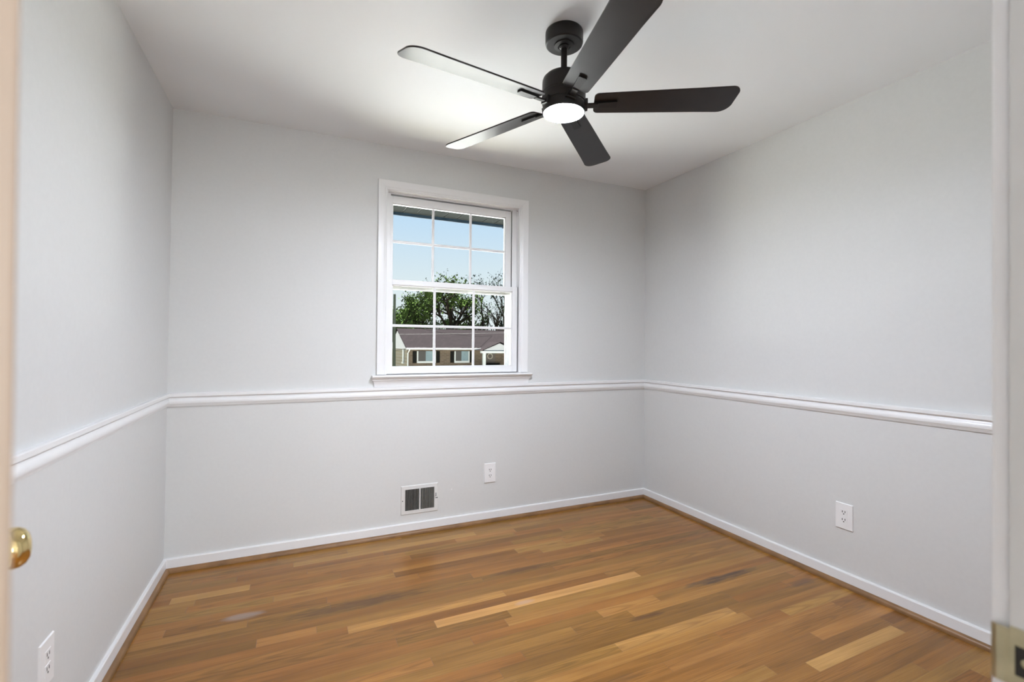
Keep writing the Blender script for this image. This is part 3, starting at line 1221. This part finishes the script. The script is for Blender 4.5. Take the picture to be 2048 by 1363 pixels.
# utility pole and cables
b = MB()
b.tube([(6.83, 30, GZ - .1), (6.80, 30, 1.5), (6.80, 30, 4.62)], [.115, .10, .085], 12)
up_ = b.build('utility_pole', M['pole'])
tag(up_, 'dark wooden utility pole at the left edge of the window view', 'pole')
for (p0, p1, sag, m, r, lab) in (
        ((6.80, 30, 1.868), (26.5, 44.1, 2.70), .04, 'lightwire', .010, 'pale thin cable crossing in front of the brown shingle roof'),
        ((6.80, 30, 2.75), (19.2, 42.6, 2.14), .38, 'wire', .012, 'dark cable sagging from the pole to the brown roof'),
        ((6.80, 30, .72), (9.55, 39.5, .78), .02, 'wire', .014, 'short dark line standing in for the shade below the white gable eave')):  # dark strand drawn in place of the gable's eave shade
    b = MB()
    pts, N_ = [], 20
    for k in range(N_ + 1):
        t = k / N_
        pts.append((p0[0] + (p1[0] - p0[0]) * t, p0[1] + (p1[1] - p0[1]) * t, p0[2] + (p1[2] - p0[2]) * t - sag * 4 * t * (1 - t)))
    b.tube(pts, r, 6)
    tag(b.build('overhead_cable', M[m]), lab, 'cable', 'overhead cables')


# ------------------------------------------------------------------ trees
def tree(name, base_, h, spread, seed, leaf, nleaf, lsize, label, lean=0, trunk=.22, first=.28, wid=1.0, leafbias=.3, levels=4, group=None, trunks=1):
    rnd = random.Random(seed)
    root = empty(name, base_, 0, label, 'tree', group)
    tb = MB()
    tips = []

    def grow(p, d, L, r, lv):
        n_ = 4
        pts, rs = [p.copy()], [r]
        q = p.copy()
        for i in range(n_):
            d = (d + Vector((rnd.uniform(-1, 1), rnd.uniform(-1, 1), rnd.uniform(-.3, .6))) * .13).normalized()
            q = q + d * L / n_
            pts.append(q.copy())
            rs.append(r * (1 - .5 * (i + 1) / n_))
        tb.tube(pts, rs, 5 if lv else 8)
        if lv >= 2:
            tips.extend(pts[1:])
        if lv < levels:
            kids = rnd.randint(3, 4) if lv else 6
            for k in range(kids if not name.startswith('bare') or lv == 0 else kids - 1):
                t = rnd.uniform(.35, 1) if lv else rnd.uniform(first, 1)
                i = min(int(t * n_), n_ - 1)
                s_ = pts[i].lerp(pts[i + 1], t * n_ - i)
                a = rnd.uniform(0, 2 * math.pi)
                sp_ang = rnd.uniform(.35, .95) * spread
                side = Vector((math.cos(a), math.sin(a), 0))
                nd = (d * math.cos(sp_ang) + side * math.sin(sp_ang)).normalized()
                nd.z = max(nd.z, .12 if lv else .2)
                nd.normalize()
                grow(s_, nd, L * rnd.uniform(.52, .72), r * .5, lv + 1)
    for t_ in range(trunks):
        grow(Vector((t_ * .3, 0, 0)), Vector((lean + t_ * .12, 0, 1)).normalized(), h * .52, trunk, 0)
    sc = h / max(.1, max(v.co.z for v in tb.bm.verts))
    for v in tb.bm.verts:
        v.co.z *= sc
        v.co.x *= wid
        v.co.y *= wid
    tb.build('trunk', M['bark'], root)
    if nleaf:
        lb = MB()
        for i in range(nleaf):
            p = tips[rnd.randrange(len(tips))].copy()
            p = Vector((p.x * wid, p.y * wid, p.z * sc))
            p += Vector((rnd.gauss(0, 1), rnd.gauss(0, 1), rnd.gauss(0, .8))) * leafbias
            s_ = lsize * rnd.uniform(.5, 1.4)
            u = Vector((rnd.gauss(0, 1), rnd.gauss(0, 1), rnd.gauss(0, 1))).normalized()
            v = u.orthogonal().normalized()
            w_ = u.cross(v)
            lb.faces([p + v * s_, p + w_ * s_ * .6, p - v * s_, p - w_ * s_ * .6], [(0, 1, 2, 3)])
        fo = lb.build('foliage', M[leaf], root)
    return root


G_ = 'trees behind the brick house'
tree('leafy_tree', (12.3, 54, GZ), 9.6, 1.1, 3, 'leafA', 3900, .15, 'loose mid green tree behind the left end of the roof', trunk=.2, group=G_)
tree('leafy_tree', (15.3, 57, GZ), 11.6, 1.0, 8, 'leafA', 3600, .15, 'tall green tree topping the view left of the middle bar', trunk=.24, group=G_)
tree('leafy_tree', (18.9, 55, GZ), 12.4, 1.15, 21, 'leafA', 4600, .15, 'tallest green tree with a heavy dark trunk behind the roof middle', trunk=.42, group=G_)
tree('leafy_tree', (21.6, 60, GZ), 7.4, 1.1, 5, 'leafB', 3600, .15, 'dense dark green low tree right of the heavy trunk', trunk=.2, group=G_)
tree('leafy_tree', (10.6, 62, GZ), 7.6, 1.1, 15, 'leafB', 2600, .16, 'dark green tree seen beside the utility pole', trunk=.2, group=G_)
tree('leafy_tree', (15.6, 64, GZ), 8.2, 1.2, 25, 'leafB', 3000, .17, 'dark green thicket filling the gap behind the roof', trunk=.2, group=G_)
tree('bare_tree', (23.6, 55, GZ), 11.8, .8, 12, 'leafB', 300, .10, 'nearly bare branching tree at the right of the window view', trunk=.30, levels=4, group=None, trunks=2, first=.35)
tree('bare_tree', (29.5, 62, GZ), 14.2, .9, 31, 'leafC', 700, .14, 'thin bare tree at the far right edge of the view', trunk=.25, levels=4)
# conifer
cr_ = empty('conifer_tree', (26.0, 56, GZ), 0, 'small dark conifer behind the roof at the far right', 'tree')
b = MB()
b.tube([(0, 0, 0), (0, 0, 6.4)], [.18, .03], 8)
b.build('trunk', M['bark'], cr_)
rnd = random.Random(4)
b = MB()
for i in range(2600):
    z = rnd.uniform(1.2, 6.6)
    r = (6.7 - z) / 5.5 * 1.7 * math.sqrt(rnd.random())
    a = rnd.uniform(0, 2 * math.pi)
    p = Vector((r * math.cos(a), r * math.sin(a), z - r * .25))
    u = Vector((rnd.gauss(0, 1), rnd.gauss(0, 1), rnd.gauss(0, 1))).normalized()
    v = u.orthogonal().normalized()
    w_ = u.cross(v)
    s_ = rnd.uniform(.08, .18)
    b.faces([p + v * s_, p + w_ * s_ * .4, p - v * s_, p - w_ * s_ * .4], [(0, 1, 2, 3)])
b.build('foliage', M['leafC'], cr_)
